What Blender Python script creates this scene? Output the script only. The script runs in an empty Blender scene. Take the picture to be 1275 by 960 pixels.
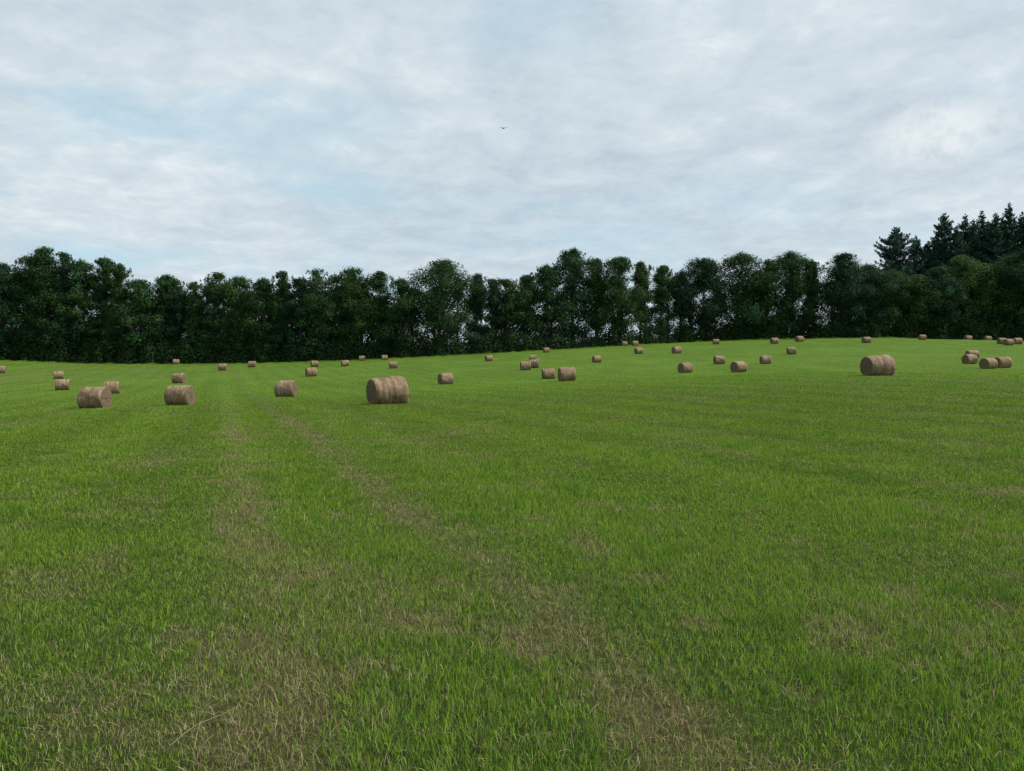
import bpy, bmesh, math
import numpy as np
from mathutils import Vector

R = math.radians
S = bpy.context.scene
C = S.collection
rng = np.random.default_rng(7)

# ------------------------------------------------------------------ camera geometry
F = 963.0                                   # focal length in photo pixels (photo 1275 x 960)
PITCH = math.atan((480 - 452) / F)
def ray(px, py):
    x = (px - 637.5) / F; v = -(py - 480) / F
    return np.array([x, math.cos(PITCH) + v * math.sin(PITCH), -math.sin(PITCH) + v * math.cos(PITCH)])

# ------------------------------------------------------------------ helpers
def sstep(a, b, x):
    t = np.clip((x - a) / (b - a), 0, 1); return t * t * (3 - 2 * t)
def hash2(ix, iy, s=0):
    n = (ix.astype(np.int64) * 374761393 + iy.astype(np.int64) * 668265263 + s * 974634777) & 0xffffffff
    n = ((n ^ (n >> 13)) * 1274126177) & 0xffffffff
    return ((n ^ (n >> 16)) & 0xffffff) / float(0xffffff)
def vnoise(x, y, s=0):
    ix = np.floor(x); iy = np.floor(y); fx = x - ix; fy = y - iy
    ix = ix.astype(np.int64); iy = iy.astype(np.int64)
    fx = fx * fx * (3 - 2 * fx); fy = fy * fy * (3 - 2 * fy)
    a = hash2(ix, iy, s); b = hash2(ix + 1, iy, s); c = hash2(ix, iy + 1, s); d = hash2(ix + 1, iy + 1, s)
    return (a * (1 - fx) + b * fx) * (1 - fy) + (c * (1 - fx) + d * fx) * fy
def fbm(x, y, s=0, o=4):
    r = 0; a = .5; t = 0
    for k in range(o):
        r = r + a * vnoise(x * 2 ** k + 13.7 * k, y * 2 ** k - 7.1 * k, s + k); t += a; a *= .5
    return r / t

SOL = [1.1199, -0.2728, 0.0551, 1.6469, -3.1341, -2.3696, 0.872, 0.678, 5.2488, -0.212, -0.3743, -1.5165]
def poly(x, y):
    x = x / 100; y = y / 100
    B = [x, y, x * x, x * y, y * y, x ** 3, x * x * y, x * y * y, y ** 3, x * y ** 3, x * x * y * y, y ** 4]
    return sum(c * b for c, b in zip(SOL, B))
TL_X = [0, 400, 600, 800, 900, 1000, 1100, 1280]
TL_D = [172, 174, 179, 192, 197, 194, 191, 194]
def treeline(px): return np.interp(px, TL_X, TL_D)
def height(x, y):
    x = np.asarray(x, float); y = np.asarray(y, float)
    th = np.arctan2(x, y); r = np.hypot(x, y)
    tc = np.clip(th, -.62, .62)
    X = r * np.sin(tc); Y = r * np.cos(tc)
    px = 637.5 + F * X / np.maximum(Y, .01)
    lim = treeline(px) - np.where(px > 1080, sstep(1080, 1180, px) * 14, 0) + 2
    k = np.minimum(1, lim / np.maximum(Y, .01))
    z = poly(X * k, Y * k)
    z = z + .85 * np.exp(-((X - 22) / 17) ** 2 - ((Y - 48) / 20) ** 2)
    z = z * (1 - sstep(.75, 1.5, np.abs(th)))
    far = np.maximum(Y - lim, 0)
    tgt = np.interp(px, [0, 330, 480], [9, 7, -6])
    w = sstep(0, 200, far)
    z = z * (1 - w) + tgt * w
    z = z + .05 * (fbm(x * .9, y * .9, 3, 3) - .5) * sstep(60, 10, r)
    return z - 1.6
def on_ground(px, py):
    d = np.linspace(2, 230, 6000); r = ray(px, py)
    g = height(r[0] * d, r[1] * d) - r[2] * d
    i = int(np.argmax(g > 0)); dd = d[i] if g[i] > 0 else 180.
    return np.array([r[0] * dd, r[1] * dd, float(height(r[0] * dd, r[1] * dd))]), dd

def mesh_np(name, V, quads=None, tris=None, mat=None, col=None, smooth=False):
    me = bpy.data.meshes.new(name)
    V = np.ascontiguousarray(V, np.float32)
    nq = 0 if quads is None else len(quads); nt = 0 if tris is None else len(tris)
    loops = np.concatenate([a.reshape(-1) for a in (quads, tris) if a is not None]).astype(np.int32)
    starts = np.concatenate([np.arange(nq) * 4, nq * 4 + np.arange(nt) * 3]).astype(np.int32)
    me.vertices.add(len(V)); me.vertices.foreach_set('co', V.reshape(-1))
    me.loops.add(len(loops)); me.loops.foreach_set('vertex_index', loops)
    me.polygons.add(nq + nt); me.polygons.foreach_set('loop_start', starts)
    if smooth: me.polygons.foreach_set('use_smooth', np.ones(nq + nt, bool))
    if col is not None:
        at = me.color_attributes.new('tint', 'FLOAT_COLOR', 'POINT')
        c4 = np.ones((len(V), 4), np.float32); c4[:, :3] = col
        at.data.foreach_set('color', c4.reshape(-1))
    me.update(calc_edges=True); me.validate()
    if mat: me.materials.append(mat)
    return me
def link(name, me, parent=None):
    o = bpy.data.objects.new(name, me); C.objects.link(o)
    if parent is not None: o.parent = parent
    return o
def tag(o, label=None, cat=None, group=None, kind=None):
    if label: o['label'] = label
    if cat: o['category'] = cat
    if group: o['group'] = group
    if kind: o['kind'] = kind
    return o
def empty(name, loc, rz=0):
    o = bpy.data.objects.new(name, None); C.objects.link(o)
    o.empty_display_size = .3
    o.location = loc; o.rotation_euler = (0, 0, rz); return o

# ------------------------------------------------------------------ materials
def newmat(name):
    m = bpy.data.materials.new(name); m.use_nodes = True
    nt = m.node_tree; nt.nodes.clear()
    out = nt.nodes.new('ShaderNodeOutputMaterial')
    return m, nt, out
def N(nt, t, **kw):
    n = nt.nodes.new(t)
    for k, v in kw.items():
        if k in n.inputs.keys(): n.inputs[k].default_value = v
        else: setattr(n, k, v)
    return n
def L(nt, a, b): nt.links.new(a, b)
def ramp(nt, stops):
    n = nt.nodes.new('ShaderNodeValToRGB'); e = n.color_ramp.elements
    while len(e) < len(stops): e.new(.5)
    for q, (p, c) in zip(e, stops):
        q.position = p; q.color = (*c, 1) if len(c) == 3 else c
    return n

def leaf_material(name, trans=.3, rough=.65, spec=.2, gain=(1, 1, 1)):
    m, nt, out = newmat(name)
    a = N(nt, 'ShaderNodeAttribute', attribute_name='tint')
    g = N(nt, 'ShaderNodeMix', data_type='RGBA', blend_type='MULTIPLY'); g.inputs[0].default_value = 1
    L(nt, a.outputs['Color'], g.inputs[6]); g.inputs[7].default_value = (*gain, 1)
    p = N(nt, 'ShaderNodeBsdfPrincipled', Roughness=rough); p.inputs['Specular IOR Level'].default_value = spec
    t = N(nt, 'ShaderNodeBsdfTranslucent')
    mx = N(nt, 'ShaderNodeMixShader'); mx.inputs[0].default_value = trans
    L(nt, g.outputs[2], p.inputs['Base Color']); L(nt, g.outputs[2], t.inputs['Color'])
    L(nt, p.outputs[0], mx.inputs[1]); L(nt, t.outputs[0], mx.inputs[2]); L(nt, mx.outputs[0], out.inputs[0])
    return m
M_grass = leaf_material('grass_blades', .38, .7, .08)
M_leaf = leaf_material('broad_leaves', .3, .7, .08)
M_needle = leaf_material('conifer_needles', .08, .7, .15)

def bark_material(name, c1, c2):
    m, nt, out = newmat(name)
    tc = N(nt, 'ShaderNodeTexCoord'); mp = N(nt, 'ShaderNodeMapping'); mp.inputs['Scale'].default_value = (3, 3, .5)
    nz = N(nt, 'ShaderNodeTexNoise', Scale=2.0, Detail=6.0)
    r = ramp(nt, [(.3, c1), (.7, c2)])
    p = N(nt, 'ShaderNodeBsdfPrincipled', Roughness=.9); b = N(nt, 'ShaderNodeBump', Strength=.6, Distance=.05)
    L(nt, tc.outputs['Object'], mp.inputs[0]); L(nt, mp.outputs[0], nz.inputs['Vector'])
    L(nt, nz.outputs[0], r.inputs[0]); L(nt, r.outputs[0], p.inputs['Base Color'])
    L(nt, nz.outputs[0], b.inputs['Height']); L(nt, b.outputs[0], p.inputs['Normal']); L(nt, p.outputs[0], out.inputs[0])
    return m
M_bark = bark_material('grey_brown_bark', (.035, .03, .024), (.09, .08, .065))
M_barkdark = bark_material('conifer_bark', (.03, .024, .02), (.07, .055, .045))

def ground_material():
    m, nt, out = newmat('meadow_soil_and_thatch')
    a = N(nt, 'ShaderNodeAttribute', attribute_name='tint')
    tc = N(nt, 'ShaderNodeTexCoord')
    n1 = N(nt, 'ShaderNodeTexNoise', Scale=7.0, Detail=8.0, Roughness=.7)
    n2 = N(nt, 'ShaderNodeTexNoise', Scale=60.0, Detail=4.0, Roughness=.7)
    L(nt, tc.outputs['Object'], n1.inputs['Vector']); L(nt, tc.outputs['Object'], n2.inputs['Vector'])
    r1 = ramp(nt, [(.3, (.55, .55, .55)), (.7, (1.35, 1.35, 1.35))])
    r2 = ramp(nt, [(.3, (.6, .6, .6)), (.7, (1.3, 1.3, 1.3))])
    L(nt, n1.outputs[0], r1.inputs[0]); L(nt, n2.outputs[0], r2.inputs[0])
    m1 = N(nt, 'ShaderNodeMix', data_type='RGBA', blend_type='MULTIPLY'); m1.inputs[0].default_value = 1
    m2 = N(nt, 'ShaderNodeMix', data_type='RGBA', blend_type='MULTIPLY'); m2.inputs[0].default_value = 1
    L(nt, a.outputs['Color'], m1.inputs[6]); L(nt, r1.outputs[0], m1.inputs[7])
    L(nt, m1.outputs[2], m2.inputs[6]); L(nt, r2.outputs[0], m2.inputs[7])
    b = N(nt, 'ShaderNodeBump', Strength=.8, Distance=.03); L(nt, n2.outputs[0], b.inputs['Height'])
    p = N(nt, 'ShaderNodeBsdfPrincipled', Roughness=.95); p.inputs['Specular IOR Level'].default_value = .05
    L(nt, m2.outputs[2], p.inputs['Base Color']); L(nt, b.outputs[0], p.inputs['Normal']); L(nt, p.outputs[0], out.inputs[0])
    return m
M_ground = ground_material()

def wrap_material():
    m, nt, out = newmat('net_wrapped_hay')
    tc = N(nt, 'ShaderNodeTexCoord'); oi = N(nt, 'ShaderNodeObjectInfo')
    ad = N(nt, 'ShaderNodeVectorMath', operation='ADD')
    sc = N(nt, 'ShaderNodeVectorMath', operation='SCALE'); sc.inputs['Scale'].default_value = 40
    cmb = N(nt, 'ShaderNodeCombineXYZ'); L(nt, oi.outputs['Random'], cmb.inputs[0]); L(nt, oi.outputs['Random'], cmb.inputs[1])
    L(nt, cmb.outputs[0], sc.inputs[0]); L(nt, tc.outputs['Object'], ad.inputs[0]); L(nt, sc.outputs[0], ad.inputs[1])
    mp = N(nt, 'ShaderNodeMapping'); mp.inputs['Scale'].default_value = (6.5, 1.3, 1.3)      # bands of net round the bale
    L(nt, ad.outputs[0], mp.inputs[0])
    n1 = N(nt, 'ShaderNodeTexNoise', Scale=1.0, Detail=5.0, Roughness=.6); L(nt, mp.outputs[0], n1.inputs['Vector'])
    n2 = N(nt, 'ShaderNodeTexNoise', Scale=13.0, Detail=7.0, Roughness=.8); L(nt, ad.outputs[0], n2.inputs['Vector'])
    n3 = N(nt, 'ShaderNodeTexNoise', Scale=2.2, Detail=3.0); L(nt, ad.outputs[0], n3.inputs['Vector'])
    r1 = ramp(nt, [(.3, (.15, .105, .066)), (.48, (.265, .188, .120)), (.72, (.39, .30, .208))])
    L(nt, n1.outputs[0], r1.inputs[0])
    r2 = ramp(nt, [(.33, (.5, .46, .42)), (.67, (1.42, 1.42, 1.36))]); L(nt, n2.outputs[0], r2.inputs[0])
    r3 = ramp(nt, [(.3, (.8, .74, .68)), (.7, (1.12, 1.12, 1.14))]); L(nt, n3.outputs[0], r3.inputs[0])
    m1 = N(nt, 'ShaderNodeMix', data_type='RGBA', blend_type='MULTIPLY'); m1.inputs[0].default_value = 1
    m2 = N(nt, 'ShaderNodeMix', data_type='RGBA', blend_type='MULTIPLY'); m2.inputs[0].default_value = 1
    L(nt, r1.outputs[0], m1.inputs[6]); L(nt, r2.outputs[0], m1.inputs[7])
    L(nt, m1.outputs[2], m2.inputs[6]); L(nt, r3.outputs[0], m2.inputs[7])
    mth = N(nt, 'ShaderNodeMath', operation='ADD'); L(nt, n1.outputs[0], mth.inputs[0]); L(nt, n2.outputs[0], mth.inputs[1])
    b = N(nt, 'ShaderNodeBump', Strength=.8, Distance=.03); L(nt, mth.outputs[0], b.inputs['Height'])
    p = N(nt, 'ShaderNodeBsdfPrincipled', Roughness=.8); p.inputs['Specular IOR Level'].default_value = .2
    L(nt, m2.outputs[2], p.inputs['Base Color']); L(nt, b.outputs[0], p.inputs['Normal']); L(nt, p.outputs[0], out.inputs[0])
    return m
def end_material():
    m, nt, out = newmat('rolled_hay_end')
    tc = N(nt, 'ShaderNodeTexCoord')
    nd = N(nt, 'ShaderNodeTexNoise', Scale=3.0, Detail=3.0); L(nt, tc.outputs['Object'], nd.inputs['Vector'])
    wv = N(nt, 'ShaderNodeTexWave', wave_type='RINGS', rings_direction='X', Scale=5.5, Distortion=6.0, Detail=3.0)
    wv.inputs['Detail Scale'].default_value = 2.0; L(nt, tc.outputs['Object'], wv.inputs['Vector'])
    n2 = N(nt, 'ShaderNodeTexNoise', Scale=22.0, Detail=6.0, Roughness=.75); L(nt, tc.outputs['Object'], n2.inputs['Vector'])
    mix = N(nt, 'ShaderNodeMix', data_type='FLOAT'); mix.inputs[0].default_value = .65
    L(nt, wv.outputs['Fac'], mix.inputs[2]); L(nt, n2.outputs[0], mix.inputs[3])
    r = ramp(nt, [(.3, (.05, .032, .02)), (.5, (.18, .125, .078)), (.74, (.42, .32, .21))]); L(nt, mix.outputs[0], r.inputs[0])
    b = N(nt, 'ShaderNodeBump', Strength=1.0, Distance=.05); L(nt, mix.outputs[0], b.inputs['Height'])
    p = N(nt, 'ShaderNodeBsdfPrincipled', Roughness=.9); p.inputs['Specular IOR Level'].default_value = .1
    L(nt, r.outputs[0], p.inputs['Base Color']); L(nt, b.outputs[0], p.inputs['Normal']); L(nt, p.outputs[0], out.inputs[0])
    return m
M_wrap = wrap_material(); M_end = end_material()

# ------------------------------------------------------------------ meadow pattern (dry swathes along the mowing rows)
SL = .375; NRM = 1 / math.hypot(1, SL)
def dryness(x, y):
    u = (x + SL * y) * NRM; v = (y - SL * x) * NRM
    d = np.hypot(x, y)
    wob = .5 * (fbm(v * .12, u * 0 + 5, 41, 3) - .5) * 1.0
    uu = u + wob
    tr = np.zeros_like(x)
    for k in range(-9, 12):
        for c0, w0 in ((2.0, .30), (.3, .34)):
            c = c0 + 8.6 * k
            tr = np.maximum(tr, np.exp(-((uu - c) / w0) ** 2) * (1 if k == 0 else .6 if k < 0 else .3))
    brk = sstep(.38, .66, fbm(u * 1.3, v * .5, 11, 4))
    fine = .1 + 1.35 * fbm(u * 4.2, v * 3.4, 19, 3)
    blot = sstep(.54, .72, fbm(u * .95 + 9, v * .6, 23, 4))
    spot = sstep(.58, .76, fbm(u * 2.6, v * 2.0, 31, 3))
    broad = fbm(x * .16 + 2, y * .16, 67, 3)
    left = np.exp(-((x + 78) / 26) ** 2 - ((y - 122) / 30) ** 2) * sstep(.42, .6, fbm(x * .35, y * .12, 71, 4))
    near = np.exp(-((x + 1.75) / .75) ** 2 - ((y - 3.35) / .75) ** 2) * sstep(.34, .58, fbm(x * 2.1, y * 2.1, 83, 4))
    return np.clip(.5 * near + .8 * left + (tr * (.34 + .44 * brk) + .34 * blot + .42 * spot * (1 + .5 * sstep(12, 4, d)) + .10 * sstep(.45, .7, broad)) * fine, 0, .8)
def lush(x, y):
    return fbm(x * 1.3 + 3, y * 1.0 - 8, 57, 4)

# ------------------------------------------------------------------ ground sheet
def build_ground():
    a_in = np.linspace(-.68, .68, 300); a_out = np.linspace(.68, 2 * math.pi - .68, 90)[1:-1]
    ang = np.concatenate([a_in, a_out]); na = len(ang)
    rad = np.concatenate([[0.0], np.geomspace(.6, 260, 330), np.geomspace(268, 5000, 34)])
    A, Rr = np.meshgrid(ang, rad)
    X = Rr * np.sin(A); Y = Rr * np.cos(A); Z = height(X, Y)
    V = np.stack([X, Y, Z], -1).reshape(-1, 3)
    i = np.arange(len(rad) - 1)[:, None] * na; j = np.arange(na)[None, :]; j2 = (j + 1) % na
    quads = np.stack([i + j, i + na + j, i + na + j2, i + j2], -1).reshape(-1, 4)[:, ::-1]
    x = V[:, 0]; y = V[:, 1]; d = dryness(x, y)[:, None]
    dist = np.hypot(x, y)[:, None]
    green = np.array([.036, .062, .012]); dry = np.array([.085, .072, .034])
    col = green * (1 - d) + dry * d
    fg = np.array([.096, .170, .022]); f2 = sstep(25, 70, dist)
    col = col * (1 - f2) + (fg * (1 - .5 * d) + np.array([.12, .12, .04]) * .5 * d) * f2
    stripe = np.sin((x + SL * y) * NRM * 2.1 + 1.5 * fbm(x * .2, y * .1, 17, 2)) * .06 + (fbm(x * .25, y * .12, 61, 4) - .5) * .5
    col = col * (1 + stripe[:, None] * f2)
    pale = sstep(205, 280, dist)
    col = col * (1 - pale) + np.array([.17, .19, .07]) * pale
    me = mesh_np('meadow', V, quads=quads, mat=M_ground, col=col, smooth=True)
    o = link('meadow_ground', me); tag(o, 'gently rolling mown meadow ground under the grass', 'ground', kind='structure')
build_ground()

# ------------------------------------------------------------------ grass blades
def build_grass():
    def sample(n, d0, d1, p, half):
        t = rng.random(n); q = 2 - p                      # density ~ d^-p
        d = (d0 ** q + t * (d1 ** q - d0 ** q)) ** (1 / q)
        th = (rng.random(n) * 2 - 1) * half
        return d, th
    DEN = 5600
    parts = []
    parts.append(sample(int(DEN * .9 * (36 - 1.7)), 1.3, 6, .0001, .9))
    parts.append(sample(int(1.36 * DEN * 6 ** 1.45 * (32 ** .55 - 6 ** .55) / .55), 6, 32, 1.45, .68))
    dn = DEN * (6 / 32) ** 1.45 * .72
    parts.append(sample(int(1.3 * dn * 32 ** 2.5 * 2 * (32 ** -.5 - 192 ** -.5)), 32, 192, 2.5, .65))
    ne = 60000
    pe = rng.uniform(-30, 1305, ne); ye = treeline(pe) - 1.2 - 3.2 * rng.random(ne) ** 1.6
    xe = (pe - 637.5) / F * ye; parts.append((np.hypot(xe, ye), np.arctan2(xe, ye)))
    d = np.concatenate([p[0] for p in parts]); th = np.concatenate([p[1] for p in parts])
    x = d * np.sin(th); y = d * np.cos(th)
    # gather a good share of the near blades in little tussocks
    keep = y < treeline(637.5 + F * x / np.maximum(y, .1)) - 1
    x, y, d = x[keep], y[keep], d[keep]
    jit = (d < 14) & (rng.random(len(d)) < .45)
    gx = np.round(x / .09 + hash2(np.round(y / .09).astype(np.int64), np.round(x / .09).astype(np.int64), 5)) * .09
    gy = np.round(y / .09 + hash2(np.round(x / .09).astype(np.int64), np.round(y / .09).astype(np.int64), 6)) * .09
    s = .022
    x = np.where(jit, gx + rng.normal(0, s, len(x)), x); y = np.where(jit, gy + rng.normal(0, s, len(y)), y)
    n = len(x)
    dr = dryness(x, y); lu = lush(x, y); tuft = sstep(.62, .74, fbm(x * 2.6, y * 2.6, 77, 3))
    for bx, by, bs in BALE_POS:                           # wisps of hay shed round every bale
        q = (np.abs(x - bx) < 2.2) & (np.abs(y - by) < 2.2)
        dr[q] = np.maximum(dr[q], .75 * np.exp(-(np.hypot(x[q] - bx, y[q] - by) / (1.05 * bs)) ** 4))
    big = fbm(x * .11, y * .05, 91, 3)
    isdry = rng.random(n) < np.clip(.09 + .8 * dr + .11 * sstep(11, 3, d), 0, .6) * (1 - .5 * sstep(18, 60, d))
    h = np.where(isdry, rng.uniform(.018, .058, n), rng.uniform(.022, .072, n) * (.55 + .8 * lu) * (1 - .45 * dr))
    h = h * (1 + .5 * tuft * ~isdry) * (.9 + .2 * np.sin((x + SL * y) * NRM * 2.1))
    edge = treeline(637.5 + F * x / np.maximum(y, .1)) - y
    h = h * (1 + sstep(3.8, 1.4, edge) * 9 * fbm(x * .45, y * .45, 53, 3) ** 1.5)
    tall = rng.random(n) < .015
    h = np.where(tall, h * 1.8, h)
    broad = (~isdry) & (d < 16) & (rng.random(n) < .045)
    w = np.where(isdry, .0023, .0027) * rng.uniform(.7, 1.35, n) * np.maximum(1, (d / 6) ** .9)
    w = np.where(broad, w * 3.2, w); h = np.where(broad, h * .6, h)
    # colours
    g1 = np.array([.190, .340, .026]); g2 = np.array([.084, .182, .016]); g3 = np.array([.305, .40, .055])
    t = rng.random(n)[:, None]
    green = np.where(t < .5, g1 + (g2 - g1) * (t * 2), g1 + (g3 - g1) * (t * 2 - 1))
    stripe = np.sin((x + SL * y) * NRM * 2.1 + 1.5 * fbm(x * .2, y * .1, 17, 2))
    green = green * (1 + .07 * stripe * sstep(6, 20, d))[:, None]
    green = green * (1 - .2 * tuft[:, None]) * (.82 + .36 * big[:, None])
    green = green * np.where(tuft[:, None] > .3, [.92, 1, 1.1], 1)
    s1 = np.array([.43, .35, .17]); s2 = np.array([.19, .15, .07]); s3 = np.array([.58, .50, .29])
    t = rng.random(n)[:, None]
    straw = np.where(t < .55, s1 + (s2 - s1) * (t / .55), s1 + (s3 - s1) * ((t - .55) / .45))
    col = np.where(isdry[:, None], straw, green) * (1 + rng.uniform(-.34, .34, n) * (1 - .5 * sstep(8, 35, d)))[:, None]
    z = height(x, y)
    a = rng.random(n) * 2 * math.pi
    lean = h * np.where(isdry, rng.uniform(.1, 1.1, n), rng.uniform(.08, .95, n))
    flat = isdry & (rng.random(n) < .3)                 # cut straw lying on the sward
    lean = np.where(flat, rng.uniform(.04, .11, n), lean); h = np.where(flat, rng.uniform(.012, .035, n), h)
    lx = np.cos(a) * lean; ly = np.sin(a) * lean
    b = rng.random(n) * 2 * math.pi
    sx = np.cos(b) * w * .5; sy = np.sin(b) * w * .5
    V = np.empty((n, 5, 3), np.float32)
    V[:, 0] = np.stack([x - sx, y - sy, z - .005], -1); V[:, 1] = np.stack([x + sx, y + sy, z - .005], -1)
    mx, my, mz = x + lx * .33, y + ly * .33, z + h * .6
    V[:, 2] = np.stack([mx - sx * .85, my - sy * .85, mz], -1); V[:, 3] = np.stack([mx + sx * .85, my + sy * .85, mz], -1)
    V[:, 4] = np.stack([x + lx, y + ly, z + h], -1)
    i = np.arange(n)[:, None] * 5
    quads = i + np.array([0, 1, 3, 2]); tris = i + np.array([2, 3, 4])
    me = mesh_np('grass', V.reshape(-1, 3), quads, tris, M_grass, np.repeat(col, 5, 0))
    o = link('meadow_grass', me)
    tag(o, 'short mown meadow grass with pale dry patches along the mowing rows', 'grass', kind='stuff')
# ------------------------------------------------------------------ loose stalks in the foreground
def stalk(pts, r, label):
    P = []
    for px, py, lift in pts:
        p, _ = on_ground(px, py); p[2] += lift; P.append(Vector(p))
    cu = bpy.data.curves.new('stalk', 'CURVE'); cu.dimensions = '3D'; cu.bevel_depth = r; cu.bevel_resolution = 1
    sp = cu.splines.new('POLY'); sp.points.add(len(P) - 1)
    for q, p in zip(sp.points, P): q.co = (*p, 1)
    tmp = bpy.data.objects.new('tmp', cu); C.objects.link(tmp)
    dg = bpy.context.evaluated_depsgraph_get()
    me = bpy.data.meshes.new_from_object(tmp.evaluated_get(dg)); bpy.data.objects.remove(tmp); bpy.data.curves.remove(cu)
    me.materials.clear(); me.materials.append(M_stalk)
    c = sum((Vector(p) for p in P), Vector()) / len(P); me.transform(__import__('mathutils').Matrix.Translation(-c))
    o = link('grass_stalk', me); o.location = c
    tag(o, label, 'stalk', 'loose dry stalks lying in the foreground')
M_stalk, _nt, _out = newmat('dry_stalk')
_p = N(_nt, 'ShaderNodeBsdfPrincipled', Roughness=.6); _z = N(_nt, 'ShaderNodeTexNoise', Scale=9.0, Detail=3.0)
_r = ramp(_nt, [(.3, (.15, .17, .06)), (.7, (.3, .28, .14))]); L(_nt, _z.outputs[0], _r.inputs[0])
L(_nt, _r.outputs[0], _p.inputs['Base Color']); L(_nt, _p.outputs[0], _out.inputs[0])
stalk([(212, 941, .03), (230, 929.5, .045), (247, 918.5, .05), (273, 905, .05), (300, 893, .045)], .0013, 'longest pale stalk lying slantwise in grass near lower left corner')
stalk([(243, 942, .04), (262, 947, .05), (280, 951.5, .05), (304, 958, .04)], .0012, 'pale stalk below the longest one, sloping down towards bottom edge')
stalk([(242, 942, .03), (246, 930, .05), (250, 917, .06)], .001, 'short upright stalk crossing the longest pale stalk')

# ------------------------------------------------------------------ round bales
BR, BL = .62, 1.28
def bale_meshes(seed, step=0., BL=BL):
    g = np.random.default_rng(seed); ns, nl = 56, 20
    ph = np.linspace(0, 2 * math.pi, ns, endpoint=False); xs = np.linspace(-.5, .5, nl + 1)
    e = .5 - np.abs(xs)
    prof = 1 - .075 * np.exp(-e / .035) - .012 * np.cos(xs * 22 + seed)
    prof = prof * (1 + step * (.7 * xs + .45 * (sstep(-.02, .1, xs) - .5)))          # one kind is loosely rolled: thinner towards its left end
    P, X = np.meshgrid(ph, xs)
    rr = BR * prof[:, None] * (1 + .040 * (fbm(np.cos(P) * 2 + 9, np.sin(P) * 2 + X * 2 + seed * 7, seed, 3) - .5) * 2
                               + .024 * (fbm(np.cos(P) * 5 + X * 9, np.sin(P) * 5 + seed, seed + 9, 3) - .5) * 2)
    def sag(y, z):                                         # flattened where it sits, slightly slumped
        z2 = np.where(z < -.52, -.52 + (z + .52) * .25, z) ; return y * (1 + .03 * (z2 < 0) * np.abs(z2)), z2 + .545
    Y, Z = sag(rr * np.cos(P), rr * np.sin(P))
    V = np.stack([X * BL, Y, Z], -1).reshape(-1, 3)
    i = np.arange(nl)[:, None] * ns; j = np.arange(ns)[None, :]; j2 = (j + 1) % ns
    quads = np.stack([i + j, i + j2, i + ns + j2, i + ns + j], -1).reshape(-1, 4)
    tr = [np.zeros((0, 3), int)]
    def fuzz(base, nrm, ln, wd):
        n = len(base); t = g.normal(0, 1, (n, 3)); t -= (t * nrm).sum(1, keepdims=True) * nrm; t /= np.linalg.norm(t, axis=1, keepdims=True)
        dirn = nrm * g.uniform(.15, .8, (n, 1)) + t * g.uniform(.3, 1, (n, 1)); dirn /= np.linalg.norm(dirn, axis=1, keepdims=True)
        s = np.cross(dirn, nrm); s /= np.linalg.norm(s, axis=1, keepdims=True) + 1e-6
        l = ln * g.uniform(.5, 1.4, (n, 1))
        return np.stack([base - s * wd, base + s * wd, base + dirn * l], 1).reshape(-1, 3)
    k = g.integers(0, len(V), 420); nr = V[k] - np.array([0, 0, .545]); nr[:, 0] = 0; nr /= np.linalg.norm(nr, axis=1, keepdims=True)
    fz = fuzz(V[k] - nr * .01, nr, .06, .004)
    ft = len(V) + np.arange(len(fz)).reshape(-1, 3)
    wrap = mesh_np('net_wrap', np.concatenate([V, fz]), quads, ft, M_wrap, smooth=True)
    ends = []
    for s in (-1, 1):
        ring = V[(0 if s < 0 else nl) * ns:][:ns].copy(); c = ring.mean(0)
        fr = [1, .93, .82, .68, .52, .36, .2, .07]
        VV = []
        for q in fr:
            p = c + (ring - c) * q
            p[:, 0] += s * (.015 * (1 - q) + .05 * (fbm(p[:, 1] * 6 + seed, p[:, 2] * 6 + s, seed + 3, 3) - .5)) * (q < 1)
            VV.append(p)
        cc = c.copy(); cc[0] += s * .01; VV = np.concatenate(VV + [cc[None]])
        m = len(fr); i = np.arange(m - 1)[:, None] * ns
        qd = np.stack([i + j, i + ns + j, i + ns + j2, i + j2], -1).reshape(-1, 4)
        if s > 0: qd = qd[:, ::-1]
        o_ = (m - 1) * ns; jj = np.arange(ns); td = np.stack([o_ + jj, np.full(ns, m * ns), o_ + (jj + 1) % ns], -1)
        if s > 0: td = td[:, ::-1]
        kk = g.integers(0, len(VV), 220); fz = fuzz(VV[kk] - np.array([s * .01, 0, 0]), np.tile([float(s), 0, 0], (220, 1)), .09, .005)
        td = np.concatenate([td, len(VV) + np.arange(len(fz)).reshape(-1, 3)])
        ends.append(mesh_np('end_face', np.concatenate([VV, fz]), qd, td, M_end, smooth=True))
    return wrap, ends
VAR = [bale_meshes(s) for s in (3, 8, 14, 21, 27)] + [bale_meshes(33, .12, 1.42)]
G_ALL = 'round hay bales scattered over the meadow'
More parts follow.
